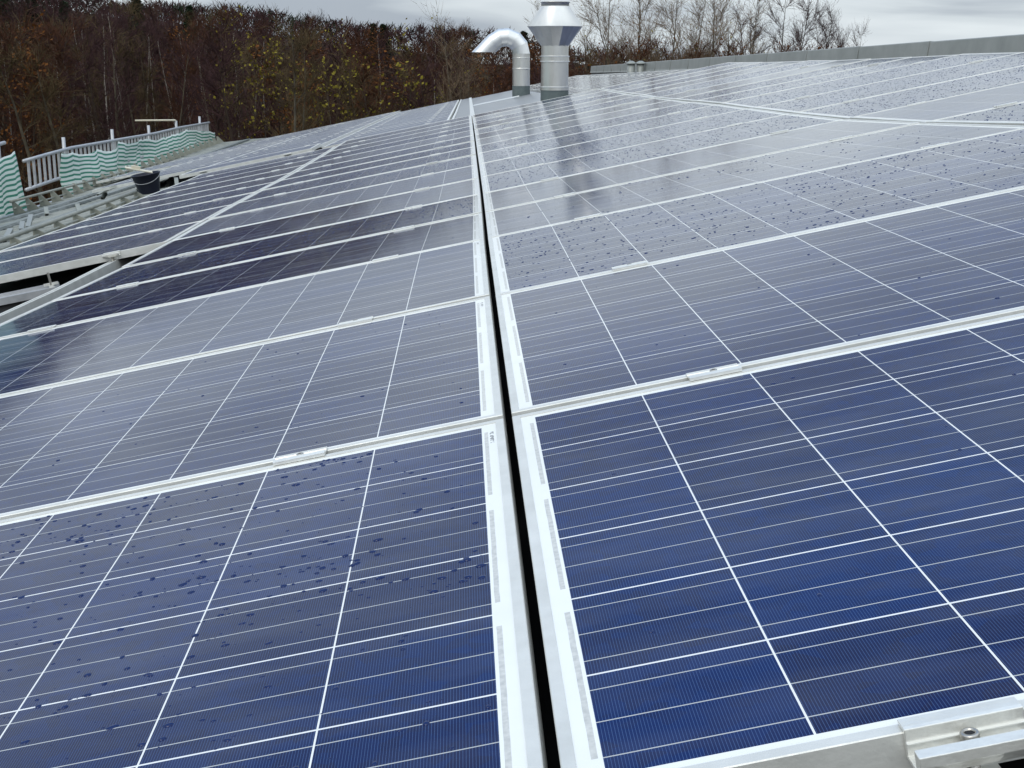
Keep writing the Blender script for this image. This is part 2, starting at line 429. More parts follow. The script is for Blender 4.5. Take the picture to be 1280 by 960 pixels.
# ------------------------------------------------------------------ solar panels
def ordn(k):
    a = ['first','second','third','fourth','fifth','sixth','seventh','eighth','ninth','tenth','eleventh','twelfth','thirteenth','fourteenth','fifteenth','sixteenth','seventeenth','eighteenth','nineteenth','twentieth']
    if k < 20: return a[k]
    if k == 29: return 'thirtieth'
    t = ['twenty', 'thirty'][(k+1)//10-2]
    return t + '-' + a[(k+1) % 10 - 1] if (k+1) % 10 else 'thirtieth'
def frame_mb():
    f = MB(); x, y, lip, wall = LU/2, LV/2, .0115, .003
    def ring(x0, y0, z0, x1, y1, z1):
        b = len(f.v)
        for (X, Y, Z) in ((x0, y0, z0), (x1, y1, z1)):
            f.v.extend([(-X,-Y,Z),(X,-Y,Z),(X,Y,Z),(-X,Y,Z)])
        for i in range(4): f.face((b+i, b+(i+1) % 4, b+4+(i+1) % 4, b+4+i))
    e = .0009
    ring(x, y, 0, x, y, FH-e); ring(x, y, FH-e, x-e, y-e, FH); ring(x-e, y-e, FH, x-lip, y-lip, FH)
    ring(x-lip, y-lip, FH, x-lip-.0004, y-lip-.0004, FH-.0022)
    ring(x-.022, y-.022, 0, x, y, 0)
    ring(x-.022, y-.022, .003, x-.022, y-.022, 0); ring(x-wall, y-wall, .003, x-.022, y-.022, .003); ring(x-wall, y-wall, FH-.008, x-wall, y-wall, .003)
    return f
frame_me = frame_mb().mesh('frame', M_alu)
x, y = LU/2-.0112, LV/2-.0112
g = MB().box(-x, x, -y, y, FH-.0065, FH-.0016); glass_me = g.mesh('laminate', M_glass); damp_me = g.mesh('laminate', M_damp); mist_me = g.mesh('laminate', M_mist)
# junction box under the laminate
jb_me = MB().box(-.06, .06, .30, .40, FH-.030, FH-.0068).mesh('junction_box', M_dark)
def drops_mesh(name, n, r0, r1, seed, clump=0.0, seg=7):
    rnd = random.Random(seed); mb = MB(); cs = [(rnd.uniform(-x, x), rnd.uniform(-y, y)) for _ in range(40)]
    for _ in range(n):
        r = r0 + (r1-r0)*rnd.random()**2.2
        if rnd.random() < clump:
            c_ = rnd.choice(cs); px, py = c_[0]+rnd.gauss(0, .035), c_[1]+rnd.gauss(0, .018)
        else: px, py = rnd.uniform(-x, x), rnd.uniform(-y, y)
        if abs(px) > x-.026 or abs(py) > y-.012: continue
        ax, ay = rnd.uniform(.8, 1.5), rnd.uniform(.75, 1.1); hh = r*rnd.uniform(.30, .44); b = len(mb.v)
        ph = rnd.random()*6
        for fr, fz in ((1, 0), (.82, .62), (.42, .94)):
            for k in range(seg):
                a = 2*PI*k/seg; q = 1+.16*math.sin(2*a+ph)+.08*math.sin(3*a+2*ph)
                mb.v.append((px+math.cos(a)*r*fr*ax*q, py+math.sin(a)*r*fr*ay*q, FH-.0016+hh*fz))
        mb.v.append((px, py, FH-.0016+hh))
        for i in (0, 1):
            for k in range(seg): mb.face((b+i*seg+k, b+i*seg+(k+1) % seg, b+(i+1)*seg+(k+1) % seg, b+(i+1)*seg+k))
        for k in range(seg): mb.face((b+2*seg+k, b+2*seg+(k+1) % seg, b+3*seg))
    return mb.mesh(name, M_drop, True)
D = {'big': drops_mesh('raindrops', 1900, .0007, .0044, 3, .35, 8), 'few': drops_mesh('raindrops', 90, .0008, .0032, 4, .5, 9),
     'mid': drops_mesh('raindrops', 1700, .0009, .0036, 5, .2, 7), 'far': drops_mesh('raindrops', 2300, .0011, .0033, 6, .1, 5),
     'edge': drops_mesh('raindrops', 220, .001, .0042, 8, .5, 7)}
rng = random.Random(11)
CG = .0065                                   # half the black gap in the middle
CU = {'L1': -CG-LU/2, 'R1': CG+LU/2, 'R2': CG+LU*1.5+.020, 'L2': -CG-LU*1.5-.020}
SH = -.30
FU = {'l1': CU['L1']+SH, 'l2': CU['L2']+SH, 'l3': CU['L2']+SH-LU-.02, 'r2': CU['R2']+SH, 'l4': CU['L2']+SH-2*(LU+.02)}
CT_TXT = {'L1': 'directly left of the long black gap', 'R1': 'directly right of the long black gap',
          'R2': 'right column by the ridge', 'L2': 'left column by the bare roof',
          'l1': 'left of the short far gap', 'l2': 'second column left of the far gap',
          'l3': 'third column left of the far gap', 'l4': 'far left column nearest the eave', 'r2': 'far column right of the flues'}
plan = []
for k in range(16):
    plan.append(('L1', k)); plan.append(('R1', k))
    if k >= 2: plan.append(('R2', k))
    if 6 <= k <= 14: plan.append(('L2', k))
plan.append(('l2', 15))
for k in range(16, 36):
    plan += [('l1', k), ('r2', k), ('l2', k)]
    if k >= 17: plan.append(('l3', k))
    if k >= 23: plan.append(('l4', k))
wetmap = {('L1',0):'big', ('L1',1):'few', ('R1',0):'few', ('R1',1):'few', ('R1',2):'mid', ('R2',2):'mid', ('R1',3):'edge', ('R2',3):'mid', ('R1',5):'mid',
          ('L1',3):'few', ('L1',4):'mid', ('L1',2):None, ('R1',4):None, ('L1',7):'far', ('L1',8):'far', ('R1',7):'far', ('R1',8):'far', ('R2',5):'far', ('R2',6):'far', ('R2',4):None,
          ('L2',6):'far', ('L2',8):'far', ('L2',9):'far'}
first = None
for c_, k in plan:
    far = c_[0].islower()
    U = FU[c_] if far else CU[c_]
    ha, hb = seam_h(k-1), seam_h(k)
    if k == 16: ha = -.212
    vo, ho = (.14, .03) if c_ in ('l2', 'l3', 'l4') else (0, 0)
    o = tag(empty('solar_panel'), None, 'solar panel', 'solar panels laid in rows on the pitched roof')
    wet = wetmap.get((c_, k), 'far' if (rng.random() < .45 and k < 16) else None)
    look = {'big': 'drop-covered', 'few': 'lightly spotted', 'mid': 'rain-beaded', 'far': 'rain-beaded', 'edge': 'patchily beaded', None: 'smooth wet'}[wet]
    o['label'] = '%s panel in %s row up, %s' % (look, ordn(k), CT_TXT[c_])
    t1, t2 = rng.gauss(0, .0022), rng.gauss(0, .0016)
    if far: t1 *= .5; t2 *= .5
    if k < 2: t1 = 0; t2 = 0
    if k == 3: t1 -= .0
    put(o, U, k-.5+vo, (ha+hb)/2 - FH + ho, math.atan2(hb-ha, 1)+t1, t2)
    for nm, me in (('frame', frame_me), ('laminate', mist_me if far and c_ != 'r2' else damp_me if (c_[0] == 'L' and k > 5) else glass_me)):
        q = bpy.data.objects.new(nm, me); col.objects.link(q); q.parent = o
    if k < 3:
        q = bpy.data.objects.new('junction_box', jb_me); col.objects.link(q); q.parent = o
    if wet:
        q = bpy.data.objects.new('raindrops', D[wet]); col.objects.link(q); q.parent = o; q['kind'] = 'stuff'
        if (k*7 + len(c_) + ord(c_[0])) % 2 and k > 1: q.rotation_euler = (0, 0, 0); q.scale = (-1, 1, 1)

# ------------------------------------------------------------------ clamps on the seams
def mid_clamp():
    r = empty('panel_clamp'); tag(r, 'x', 'clamp', 'aluminium clamps holding the panels down along the cross seams')
    hw = .038
    pr = [(-.019, .0005), (.019, .0005), (.019, .0032), (.0075, .0036), (.0065, .0025), (-.0065, .0025), (-.0075, .0060), (-.019, .0052)]
    a = MB().prism(pr, 'x', -hw, hw).build('top_plate', M_clamp, r)
    lg = MB().box(-hw+.004, hw-.004, -.0068, -.0048, -.030, .0004).box(-hw+.004, hw-.004, .0048, .0068, -.030, .0004).build('channel', M_clamp, r)
    b = MB().lathe([(.0055, .0026), (.0055, .0056), (.0047, .0062), (.0026, .0062), (.0024, .003)], 14, capt=True).build('bolt', M_steel, r)
    reg(r, a, lg, b); return r
proto = mid_clamp(); used = False
S_TXT = {1: 'first', 2: 'second'}
def clamp_at(U, k, text, h):
    global used
    o = proto if not used else copy_tree(proto)
    used = True
    o['label'] = text
    put(o, U, k, h, 0)
OFF = .297
P_TXT = {('L1', 0): 'inner left clamp by the black gap', ('L1', 1): 'outer left clamp by the left column seam', ('R1', 0): 'inner right clamp by the black gap',
         ('R1', 1): 'outer right clamp by the right column seam', ('R2', 0): 'clamp just beyond the right column seam', ('R2', 1): 'clamp close to the ridge capping',
         ('L2', 0): 'clamp just beyond the left column seam', ('L2', 1): 'clamp beside the bare roof edge'}
for c_ in ('L1', 'R1', 'R2', 'L2'):
    for k in range(0, 15):
        if c_ == 'L2' and k < 6 or c_ == 'R2' and k < 2: continue
        for j in (0, 1):
            inner = CU[c_] + (LU/2-OFF)*(1 if (c_[0] == 'L') == (j == 0) else -1)
            if c_ == 'L1' and j == 1 and k < 2: continue
            if c_ == 'R1' and j == 1 and k < 2: continue
            if c_ == 'R2' and j == 1 and k < 5: continue
            if c_ == 'R2' and j == 0 and k < 3: continue
            clamp_at(inner + rng.uniform(-.004, .004), k, '%s on the %s cross seam up' % (P_TXT[(c_, j)], ordn(k)), seam_h(k))
F_TXT = {'l1': 'left of the far gap', 'l2': 'in the second far column', 'l3': 'in the third far column', 'l4': 'in the far column by the eave', 'r2': 'in the far column right of the flues'}
for c_ in ('l1', 'l2', 'l3', 'l4', 'r2'):
    for k in range(15, 35):
        if c_ == 'l3' and k < 16 or c_ == 'l4' and k < 22: continue
        if k > 28 and k % 2: continue
        for j in (0, 1):
            U = FU[c_] + (LU/2-OFF)*(1 if j == 0 else -1)
            vo, ho = (.14, .03) if c_ in ('l2', 'l3', 'l4') else (0, 0)
            clamp_at(U, k+vo, 'small %s clamp %s, %s far seam' % ('right' if j == 0 else 'left', F_TXT[c_], ordn(k-15)), -.212 - .017*(k-15) + ho)

# end clamps with socket screw on free panel edges
def end_clamp(label, U, v, h, flip=1):
    r = empty('end_clamp'); tag(r, label, 'end clamp', 'end clamps with a socket screw')
    hw = .043
    # z-shaped profile: tab on the frame, web down the frame side, foot, upturned outer lip   (y < 0 is away from the panel)
    pr = [(.010, .0008), (.010, .0040), (-.0025, .0046), (-.0060, .0040), (-.0060, -.0060), (-.0085, -.0060), (-.0085, -.0075), (-.0060, -.0078), (-.0060, -.0165), (-.0250, -.0165), (-.0250, -.0010),
          (-.0360, -.0015), (-.0360, -.0100), (-.0290, -.0200), (-.0020, -.0200), (-.0012, .0008)]
    MB().prism(pr, 'x', -hw, hw).build('profile', M_clamp, r, bevel=.0006)
    s_ = MB(); s_.lathe([(.0068, -.0164), (.0068, -.0020), (.0060, -.0010), (.0040, -.0010), (.0038, -.0045)], 24)
    for i in range(len(s_.v)): s_.v[i] = (s_.v[i][0], s_.v[i][1]-.0155, s_.v[i][2])
    s_.build('screw_head', M_steel, r, True)
    hx = MB(); hx.lathe([(.0039, -.0022)], 6)
    hx.v = [(p[0], p[1]-.0155, p[2]) for p in hx.v]; hx.f = []; hx.mi = []; hx.face((0, 1, 2, 3, 4, 5)); hx.build('hex_socket', M_dark, r)
    th_ = MB()
    prof = [(.0042 if i % 2 else .0049, -.072+.0512*i/46) for i in range(47)]
    th_.lathe(prof, 14); th_.v = [(p[0], p[1]-.0155, p[2]) for p in th_.v]; th_.build('screw_shaft', M_steel, r)
    put(r, U, v, h, 0)
    return r
end_clamp('open end clamp with hex socket screw on the nearest right panel edge', CG+OFF-.008, -1.0+.009+.0008, -.0153+.0004)
end_clamp('end clamp standing over the black opening on the left', CU['L2']+LU/2-OFF, 5.0+.009, seam_h(5))
e1 = end_clamp('end clamp on the far left panel edge above the dark slot', FU['l2']+LU/2-OFF, 14.15, -.165)
end_clamp('end clamp at the left end of the far dark slot', FU['l2']-LU/2+OFF, 14.15, -.165)

# ------------------------------------------------------------------ mounting rails
def rail(label, U, v0, v1, nn=None, n0=0):
    r = empty('mounting_rail', W(U, v0, 0)); tag(r, label, 'rail', 'aluminium mounting rails under the panels')
    mb = MB(); vs = [v0 + (v1-v0)*i/max(1, int(v1-v0)) for i in range(max(1, int(v1-v0))+1)]
    pr = [(-.022, -.055), (.022, -.055), (.022, -.0005), (.007, -.0005), (.007, -.018), (-.007, -.018), (-.007, -.0005), (-.022, -.0005)]
    for v in vs:
        for p, q in pr:
            a = W(U+p, v, hv(v)-FH+q) - W(U, v0, 0); mb.v.append(tuple(a))
    n = len(pr)
    for i in range(len(vs)-1):
        for k in range(n): mb.face((i*n+k, i*n+n+k, i*n+n+(k+1) % n, i*n+(k+1) % n))
    mb.face(tuple(range(n))); mb.face(tuple(range((len(vs)-1)*n, len(vs)*n))[::-1])
    mb.build('rail_profile', M_alu, r)
    v = v0+.3
    while v < v1:
        a0 = W(U, v, hv(v)) - W(U, v0, 0)
        MB().box(a0.x-.03, a0.x+.03, a0.y-.03, a0.y+.03, a0.z-.17, a0.z-FH-.053).build('rail_foot', M_galv, r); v += 1.2
    return r
rail('rail ending under the near end clamp at the lower right', CG+OFF-.008, -1.045, 15)
rail('rail hidden under the right panels', CG+LU-OFF, -1.03, 15)
rail('rail under the inner left panels', -CG-OFF, -1.03, 15)
rail('rail under the outer left panels', -CG-LU+OFF, -1.03, 15)
rail('bare rail crossing the black opening on the left', CU['L2']+LU/2-OFF, -1.0, 14)
rail('outer rail at the left edge of the panel field', CU['L2']-LU/2+OFF, -1.0, 14)
# bare cross profile in the opening, with a loose bolt
cp = tag(empty('cross_profile', W(-2.6, 4.50, -.19)), 'grey cross profile lying over the black opening at the left edge', 'rail')
q = MB().box(-.95, .50, -.028, .028, 0, .034).box(-.95, .50, .02, .028, .034, .05).build('profile', M_galv, cp); cp.rotation_euler = (0, -TH, 0)
bo = tag(empty('rail_bolt', W(-2.13, 4.50, -.158)), 'loose upright bolt with wing nut on the bare rail', 'bolt'); bo.rotation_euler = (0, -TH, 0)
MB().lathe([(.006, 0), (.006, .075)], 10, capt=True).build('shaft', M_steel, bo)
MB().lathe([(.014, .0), (.014, .012)], 6, capt=True).box(-.035, .035, -.004, .004, .012, .024).build('wing_nut', M_clamp, bo)

# ------------------------------------------------------------------ flues
def Zpx(y, dh): return CAM.z - (y-73)/1737*dh
dh = 17.75; p = ray(693.5, dh)
zb = Zpx(132, dh); fl = tag(empty('flue', (p.x, p.y, zb)), 'tall stainless steel flue with a double-cone rain hood', 'chimney')
k_ = dh/1.0
def H(y): return Zpx(y, dh) - zb
sm = dh/1685.0
MB().lathe([(17.6*sm, 0), (17.6*sm, H(112.5))], 48).build('collar', M_collar, fl, True)
MB().lathe([(18.2*sm, H(113)), (18.2*sm, H(109)), (17.2*sm, H(108.4)), (17.2*sm, H(77.2)), (17.9*sm, H(76.8)), (17.9*sm, H(70.2)), (17.1*sm, H(69.6)), (17.1*sm, H(56))], 48).build('stack', M_inox, fl, False)
for (a, b_) in ((77.4, 76.2), (71, 69.8), (109.6, 108)):
    MB().lathe([(18.5*sm, H(a)), (18.7*sm, H((a+b_)/2)), (18.5*sm, H(b_))], 48).build('clamping_ring', M_inox2, fl, True)
def facet(prof, n, name, mt): return MB().lathe(prof, n).build(name, mt, fl, n > 20)
facet([(17.2*sm, H(57.5)), (34.0*sm, H(33.6))], 14, 'lower_cone', M_inox)
facet([(34.4*sm, H(33.8)), (34.6*sm, H(32.9)), (18.6*sm, H(9.4)), (18.6*sm, H(8.2))], 48, 'upper_cone', M_inox2)
MB().lathe([(17.4*sm, H(9.5)), (17.4*sm, H(4)), (18.6*sm, H(3.8)), (18.6*sm, H(2.9)), (16.6*sm, H(2.9)), (16.4*sm, H(20))], 48).build('top_rim', M_inox, fl, True)
# gooseneck
dh = 26.4; p = ray(651.5, dh); zb = Zpx(121, dh); sm = dh/1685.0
gn = tag(empty('gooseneck_vent', (p.x, p.y, zb)), 'smaller bent stainless vent pipe with a down-turned mouth, behind the flue', 'chimney')
rr = 10.9*sm; RB = 20*sm
MB().lathe([(rr*1.03, 0), (rr*1.03, H(107.5))], 36).build('collar', M_collar, gn, True)
def rings(mb, pts, r_, n=36, cut=None):
    b0 = len(mb.v)
    for i, (cx_, cz_, an) in enumerate(pts):          # an: direction of travel, 0 = up, growing towards -x
        dx, dz = -math.sin(an), math.cos(an); nx_, nz_ = math.cos(an), math.sin(an)
        for k in range(n):
            a = 2*PI*k/n; X_ = cx_ + nx_*r_*math.cos(a); Z_ = cz_ + nz_*r_*math.cos(a); Y_ = r_*math.sin(a)
            if cut is not None and i == len(pts)-1:
                t = (cut - Z_)/dz; X_ += dx*t; Z_ = cut
            mb.v.append((X_, Y_, Z_))
    for i in range(len(pts)-1):
        for k in range(n): mb.face((b0+i*n+k, b0+i*n+(k+1) % n, b0+(i+1)*n+(k+1) % n, b0+(i+1)*n+k))
zs = H(67)
MB().lathe([(rr, H(108)), (rr, H(87)), (rr*1.02, H(86.5)), (rr*1.02, H(85.5)), (rr, H(85)), (rr, H(73)), (rr*1.012, H(72.6)), (rr*1.012, H(72)), (rr, H(71.6)), (rr, zs)], 36).build('pipe', M_inox, gn, False)
na = 5
for i in range(na):
    a0, a1 = R(135)*i/na, R(135)*(i+1)/na
    P_ = lambda a: (-RB + RB*math.cos(a), zs + RB*math.sin(a))
    mb = MB(); c0, c1 = P_(a0), P_(a1)
    rings(mb, [(c0[0], c0[1], a0), (c1[0], c1[1], a1)], rr*(1.0 + .025*(i % 2)))
    mb.build('elbow_gore', M_inox2, gn, True)
c1 = (-RB + RB*math.cos(R(135)), zs + RB*math.sin(R(135)))
mb = MB(); rings(mb, [(c1[0], c1[1], R(135)), (c1[0]-.02, c1[1]-.02, R(135))], rr, cut=H(65.2)); mb.build('mouth', M_inox2, gn, True)

# ------------------------------------------------------------------ snow guards on the bare roof
def snow_guard(label, U, v0, v1, step, hgt=.12):
    r = empty('snow_guard', W(U, v0, 0)); tag(r, label, 'snow guard', 'snow guards running along the roof')
    o0 = W(U, v0, 0)
    def path(du, dn):
        n = max(2, int((v1-v0)/1.5)); return [tuple(W(U+du, v0+(v1-v0)*i/n, hv(v0+(v1-v0)*i/n)+DN+dn) - o0) for i in range(n+1)]
    MB().tube(path(0, hgt), .021, 8).build('top_tube', M_guard, r, True)
    MB().tube(path(.02, hgt*.45), .012, 8).build('lower_tube', M_guard, r, True)
    v = v0+.1
    while v < v1:
        h = hd(U, v)+DN; mb = MB(); b = 0
        for yy in (v-.004, v+.004):
            for du, dn in ((-.04, .0), (.15, .0), (.02, hgt-.01), (-.02, hgt-.01)): mb.v.append(tuple(W(U+du, yy, h+dn) - o0))
        for f_ in ((0,1,2,3), (7,6,5,4), (0,4,5,1), (1,5,6,2), (2,6,7,3), (3,7,4,0)): mb.face(f_)
        b = len(mb.v)
        for du, dn, yy in ((-.07, .004, v-.03), (.20, .004, v-.03), (.20, .004, v+.03), (-.07, .004, v+.03)): mb.v.append(tuple(W(U+du, yy, h+dn) - o0))
        mb.face((b, b+1, b+2, b+3))
        mb.build('bracket', M_guard, r); v += step
    return r
snow_guard('nearer snow guard with triangular brackets beside the left panel edge', -3.95, 7.3, 13.4, .6)
snow_guard('farther snow guard along the eave below the striped cloth', -7.0, 18.0, 35.2, .62, .2)
# raised seams running along the bare roof
for i, (U, a, b_) in enumerate(((-4.75, 6, 35), (-5.6, 6, 35), (-6.25, 6, 35))):
    mb = MB()
    for v in [a + (b_-a)*j/10 for j in range(11)]:
        for du, dn in ((-.10, .0), (-.09, .03), (.09, .03), (.10, .0)): mb.v.append(tuple(W(U+du, v, hd(U, v)+DN+dn)))
    for j in range(10):
        for k in range(3): mb.face((j*4+k, j*4+k+1, j*4+k+5, j*4+k+4))
    mb.face((0, 1, 2, 3)[::-1])
    mb.build('roof_walkway_strip', M_deck, bld)

# bucket with a float lying across it
bw = W(-4.13, 14.75, hv(14.75)+DN+.012)
bk = tag(empty('bucket', bw, (R(3), R(-9), 0)), 'dark navy blue bucket standing on the bare roof beside the panels', 'bucket'); bk.scale = (1.08, 1.08, .84)
mb = MB().lathe([(.0, .0), (.115, .0), (.118, .01), (.160, .27), (.170, .272), (.170, .285), (.160, .285), (.154, .27), (.112, .02), (.0, .02)], 32); mb.build('pail', M_bucket, bk, True)
pts = [(.168*math.cos(a), .02, .265-.11*math.sin(a)) for a in [PI*i/14 for i in range(15)]]
MB().tube([(p_[0], -.165*math.sin(PI*i/14), p_[2]) for i, p_ in enumerate(pts)], .004, 6).build('wire_handle', M_galv, bk, True)
ft = tag(empty('plastering_float', bw + Vector((-.08, -.02, .27)), (R(6), R(12), R(18))), 'pale plastering float lying across the bucket rim', 'tool')
MB().box(-.20, .13, -.05, .05, 0, .014).build('blade', M_mortar, ft, bevel=.003)
MB().box(-.13, -.02, -.015, .015, .013, .05).build('handle', M_mortar, ft, bevel=.006)
# loose offcuts
rr_ = random.Random(5)
spots = [(-4.6, 10.9, .34), (-4.9, 12.2, .25), (-5.05, 12.9, .42), (-5.3, 12.0, .5), (-4.7, 13.6, .3), (-5.4, 14.6, .28), (-5.2, 16.5, .22), (-4.3, 16.6, .5), (-5.8, 18.6, .3), (-4.9, 18.2, .2), (-3.95, 15.5, .35)]
olab = ['grey rail offcut nearest the left picture edge on the bare roof', 'short offcut behind the nearer snow guard', 'longer offcut lying beyond the nearer snow guard',
        'longest pale offcut on the bare roof', 'offcut lying just left of the bucket', 'small offcut on the strip left of the bucket', 'tiny offcut beyond the bucket towards the eave',
        'long pale offcut behind the bucket beside the panels', 'offcut near the far snow guard', 'small dark-ended offcut on the bare middle strip', 'offcut leaning beside the bucket at the panel edge']
for (U, v, ln), lab in zip(spots, olab):
    o = tag(empty('rail_offcut', W(U, v, hd(U, v)+DN+.032), (0, -TH, R(rr_.uniform(75, 112)))), lab, 'offcut', 'metal offcuts left lying on the bare roof')
    MB().box(-ln/2, ln/2, -.025, .025, 0, .035).build('profile', M_guard if rr_.random() < .7 else M_ridge, o)
    MB().box(-ln/2-.002, -ln/2, -.018, .018, .006, .030).build('open_end', M_dark, o)
    MB().box(ln/2, ln/2+.002, -.018, .018, .006, .030).build('open_end', M_dark, o)

# ------------------------------------------------------------------ scaffold railing and the striped cloth
def cloth_mat():
    m_ = bpy.data.materials.new('striped_awning_cloth'); m_.use_nodes = True
    n_ = m_.node_tree.nodes; l_ = m_.node_tree.links; b = n_['Principled BSDF']; b.inputs['Roughness'].default_value = .7
    uv = n_.new('ShaderNodeUVMap'); sp = n_.new('ShaderNodeSeparateXYZ'); l_.new(uv.outputs[0], sp.inputs[0])
    a = n_.new('ShaderNodeMath'); a.operation = 'DIVIDE'; l_.new(sp.outputs[1], a.inputs[0]); a.inputs[1].default_value = .084
    f = n_.new('ShaderNodeMath'); f.operation = 'FRACT'; l_.new(a.outputs[0], f.inputs[0])
    g_ = n_.new('ShaderNodeMath'); g_.operation = 'GREATER_THAN'; l_.new(f.outputs[0], g_.inputs[0]); g_.inputs[1].default_value = .58
    mx_ = n_.new('ShaderNodeMix'); mx_.data_type = 'RGBA'; l_.new(g_.outputs[0], mx_.inputs[0])
    mx_.inputs[6].default_value = (.80,.86,.82,1); mx_.inputs[7].default_value = (.06,.30,.21,1)
    l_.new(mx_.outputs[2], b.inputs['Base Color'])
    tr = n_.new('ShaderNodeBsdfTranslucent'); l_.new(mx_.outputs[2], tr.inputs[0])
    ms = n_.new('ShaderNodeMixShader'); ms.inputs[0].default_value = .25; l_.new(b.outputs[0], ms.inputs[1]); l_.new(tr.outputs[0], ms.inputs[2])
    l_.new(ms.outputs[0], n_['Material Output'].inputs[0])
    return m_
M_cloth = cloth_mat()
FX = -7.30
def fpos(px, y):                            # on the vertical plane X = FX, seen at picture point (px, y)
    zc_ = 1634.95*(-FX-.059-.04)/(579.4-px)
    return FX, zc_/.9698 - 1.86, CAM.z - (y-73)/1737*(zc_/.9698)
def interp(tab, t):
    for (a, b_), (c_, d_) in zip(tab, tab[1:]):
        if t <= c_: return b_ + (d_-b_)*(t-a)/(c_-a)
    return tab[-1][1]
def railing(name, label, tab_top, drop, v0, v1, posts, rung=.28, group='metal railings along the eave'):
    r = empty(name, (FX, v0, tab_top(v0)-1.6)); tag(r, label, 'railing', group); o0 = r.location.copy()
    n = 12
    tp = [(0, v0+(v1-v0)*i/n-o0.y, tab_top(v0+(v1-v0)*i/n)-o0.z) for i in range(n+1)]
    MB().tube(tp, .030, 8).build('top_rail', M_galv, r, True)
    MB().tube([(a, b, c-drop) for a, b, c in tp], .030, 8).build('bottom_rail', M_galv, r, True)
    v = v0+.22
    while v < v1:
        z = tab_top(v)-o0.z
        MB().box(-.02, .02, v-o0.y-.016, v-o0.y+.016, z-drop, z).build('baluster', M_galv, r); v += rung
    for v, up_ in posts:
        z = tab_top(v)-o0.z
        MB().tube([(-.07, v-o0.y, z-2.2), (-.07, v-o0.y, z+up_)], .032, 10).build('post', M_galv, r, True)
    return r
t0 = fpos(29, 202); t1 = fpos(85, 186); t2 = fpos(145, 175.5); t3 = fpos(190, 168); t4 = fpos(224, 160); t5 = fpos(261.5, 153.5)
tabv = [(p_[1], p_[2]) for p_ in (t0, t1, t2, t3, t4, t5)]
ztop = lambda v: interp(tabv, v)
fp = [fpos(x_, 170)[1] for x_ in (85, 145, 190, 224, 253)]
rl = railing('metal_railing', 'long grey metal railing with upright posts along the far eave', ztop, .47, t0[1], t5[1], [(fp[0], .20), (fp[1], .22), (fp[2], .20), (fp[3], .17), (fp[4], .20)])
o0 = rl.location
zz = ztop(fp[3]) - o0.z
MB().tube([(-.07, fp[3]-o0.y, zz+.17), (-.07-.02, fp[3]-o0.y-.03, zz+.19), (-1.0, fp[3]-o0.y-.4, zz+.20)], .022, 8).build('side_arm', M_mortar, rl, True)
def cloth(label, v0, v1, ztab, hgt, seed, n=150, flap=0):
    rnd = random.Random(seed); mb = MB(); mb.uv = []; m_ = 22
    ph = [rnd.uniform(0, 6) for _ in range(8)]
    s_ = 0; last = None
    o0 = Vector((FX+.10, v0, ztab(v0)-hgt))
    ties = sorted([v0, v1] + [v0 + (v1-v0)*rnd.random() for _ in range(int((v1-v0)/1.1))])
    for i in range(n+1):
        t = i/n; v = v0 + (v1-v0)*t
        seg = [(a, b) for a, b in zip(ties, ties[1:]) if a <= v <= b+1e-6][0]; q = (v-seg[0])/max(1e-6, seg[1]-seg[0])
        sag = .07*4*q*(1-q)*min(1, (seg[1]-seg[0])/1.6)
        for j in range(m_+1):
            s = j/m_
            fold = .045*math.sin(v*5.1+ph[0]+.6*math.sin(v*1.7+ph[1])) + .03*math.sin(v*11.3+ph[2]+2*s) + .02*math.sin(v*19+ph[3]+3*s)
            bell = .06*math.sin(v*.9+ph[4])*math.sin(PI*s) + .04*math.sin(7*s+v*1.3+ph[5])*s
            z = ztab(v) - sag*(1-s) - hgt*s - .04*math.sin(v*1.9+ph[6])*s*(1-s)*2
            dv = .02*math.sin(4*s+v*2.1+ph[7])*s
            mb.v.append((FX+.10+fold*(.35+.65*s)+bell+flap*s*s*.5-o0.x, v+dv-o0.y, z-o0.z))
            mb.uv.append((v, s*hgt + .008*math.sin(v*2.3+ph[1]) + .006*math.sin(v*4.1+ph[2]) + .008*math.sin(v*7+ph[3]+3*s)))
    for i in range(n):
        for j in range(m_): mb.face((i*(m_+1)+j, (i+1)*(m_+1)+j, (i+1)*(m_+1)+j+1, i*(m_+1)+j+1))
    o = mb.build('striped_cloth', M_cloth, smooth=True); o.location = o0
    sd_ = o.modifiers.new('solid', 'SOLIDIFY'); sd_.thickness = .002
    tag(o, label, 'cloth', 'green and white striped cloths tied to the railing')
    return o
c0, c1_, c2_, c3_, c4_ = fpos(71, 192), fpos(140, 184), fpos(160, 180), fpos(215, 170), fpos(264, 166)
tabc = [(p_[1], p_[2]) for p_ in (c0, c1_, fpos(141, 177.5), fpos(205, 171), fpos(216, 164), fpos(240, 160), c4_)]
cloth('long green and white striped cloth tied along the far railing', c0[1], c4_[1], lambda v: interp(tabc, v), .86, 2, 190)
# the second, nearer piece at the left edge of the view
n1 = fpos(7.5, 178.5)
zt2 = lambda v: n1[2] + .03*(v-n1[1])
railing('metal_railing', 'short end of grey railing at the left picture edge', zt2, .47, n1[1]-7.5, n1[1], [(n1[1]-.35, .0), (n1[1]-3.4, .2), (n1[1]-6.4, .2)])
cloth('green and white striped cloth hanging at the left picture edge', n1[1]-7.4, n1[1]+.12, lambda v: zt2(v)-.14, 1.30, 7, 90, flap=.08)
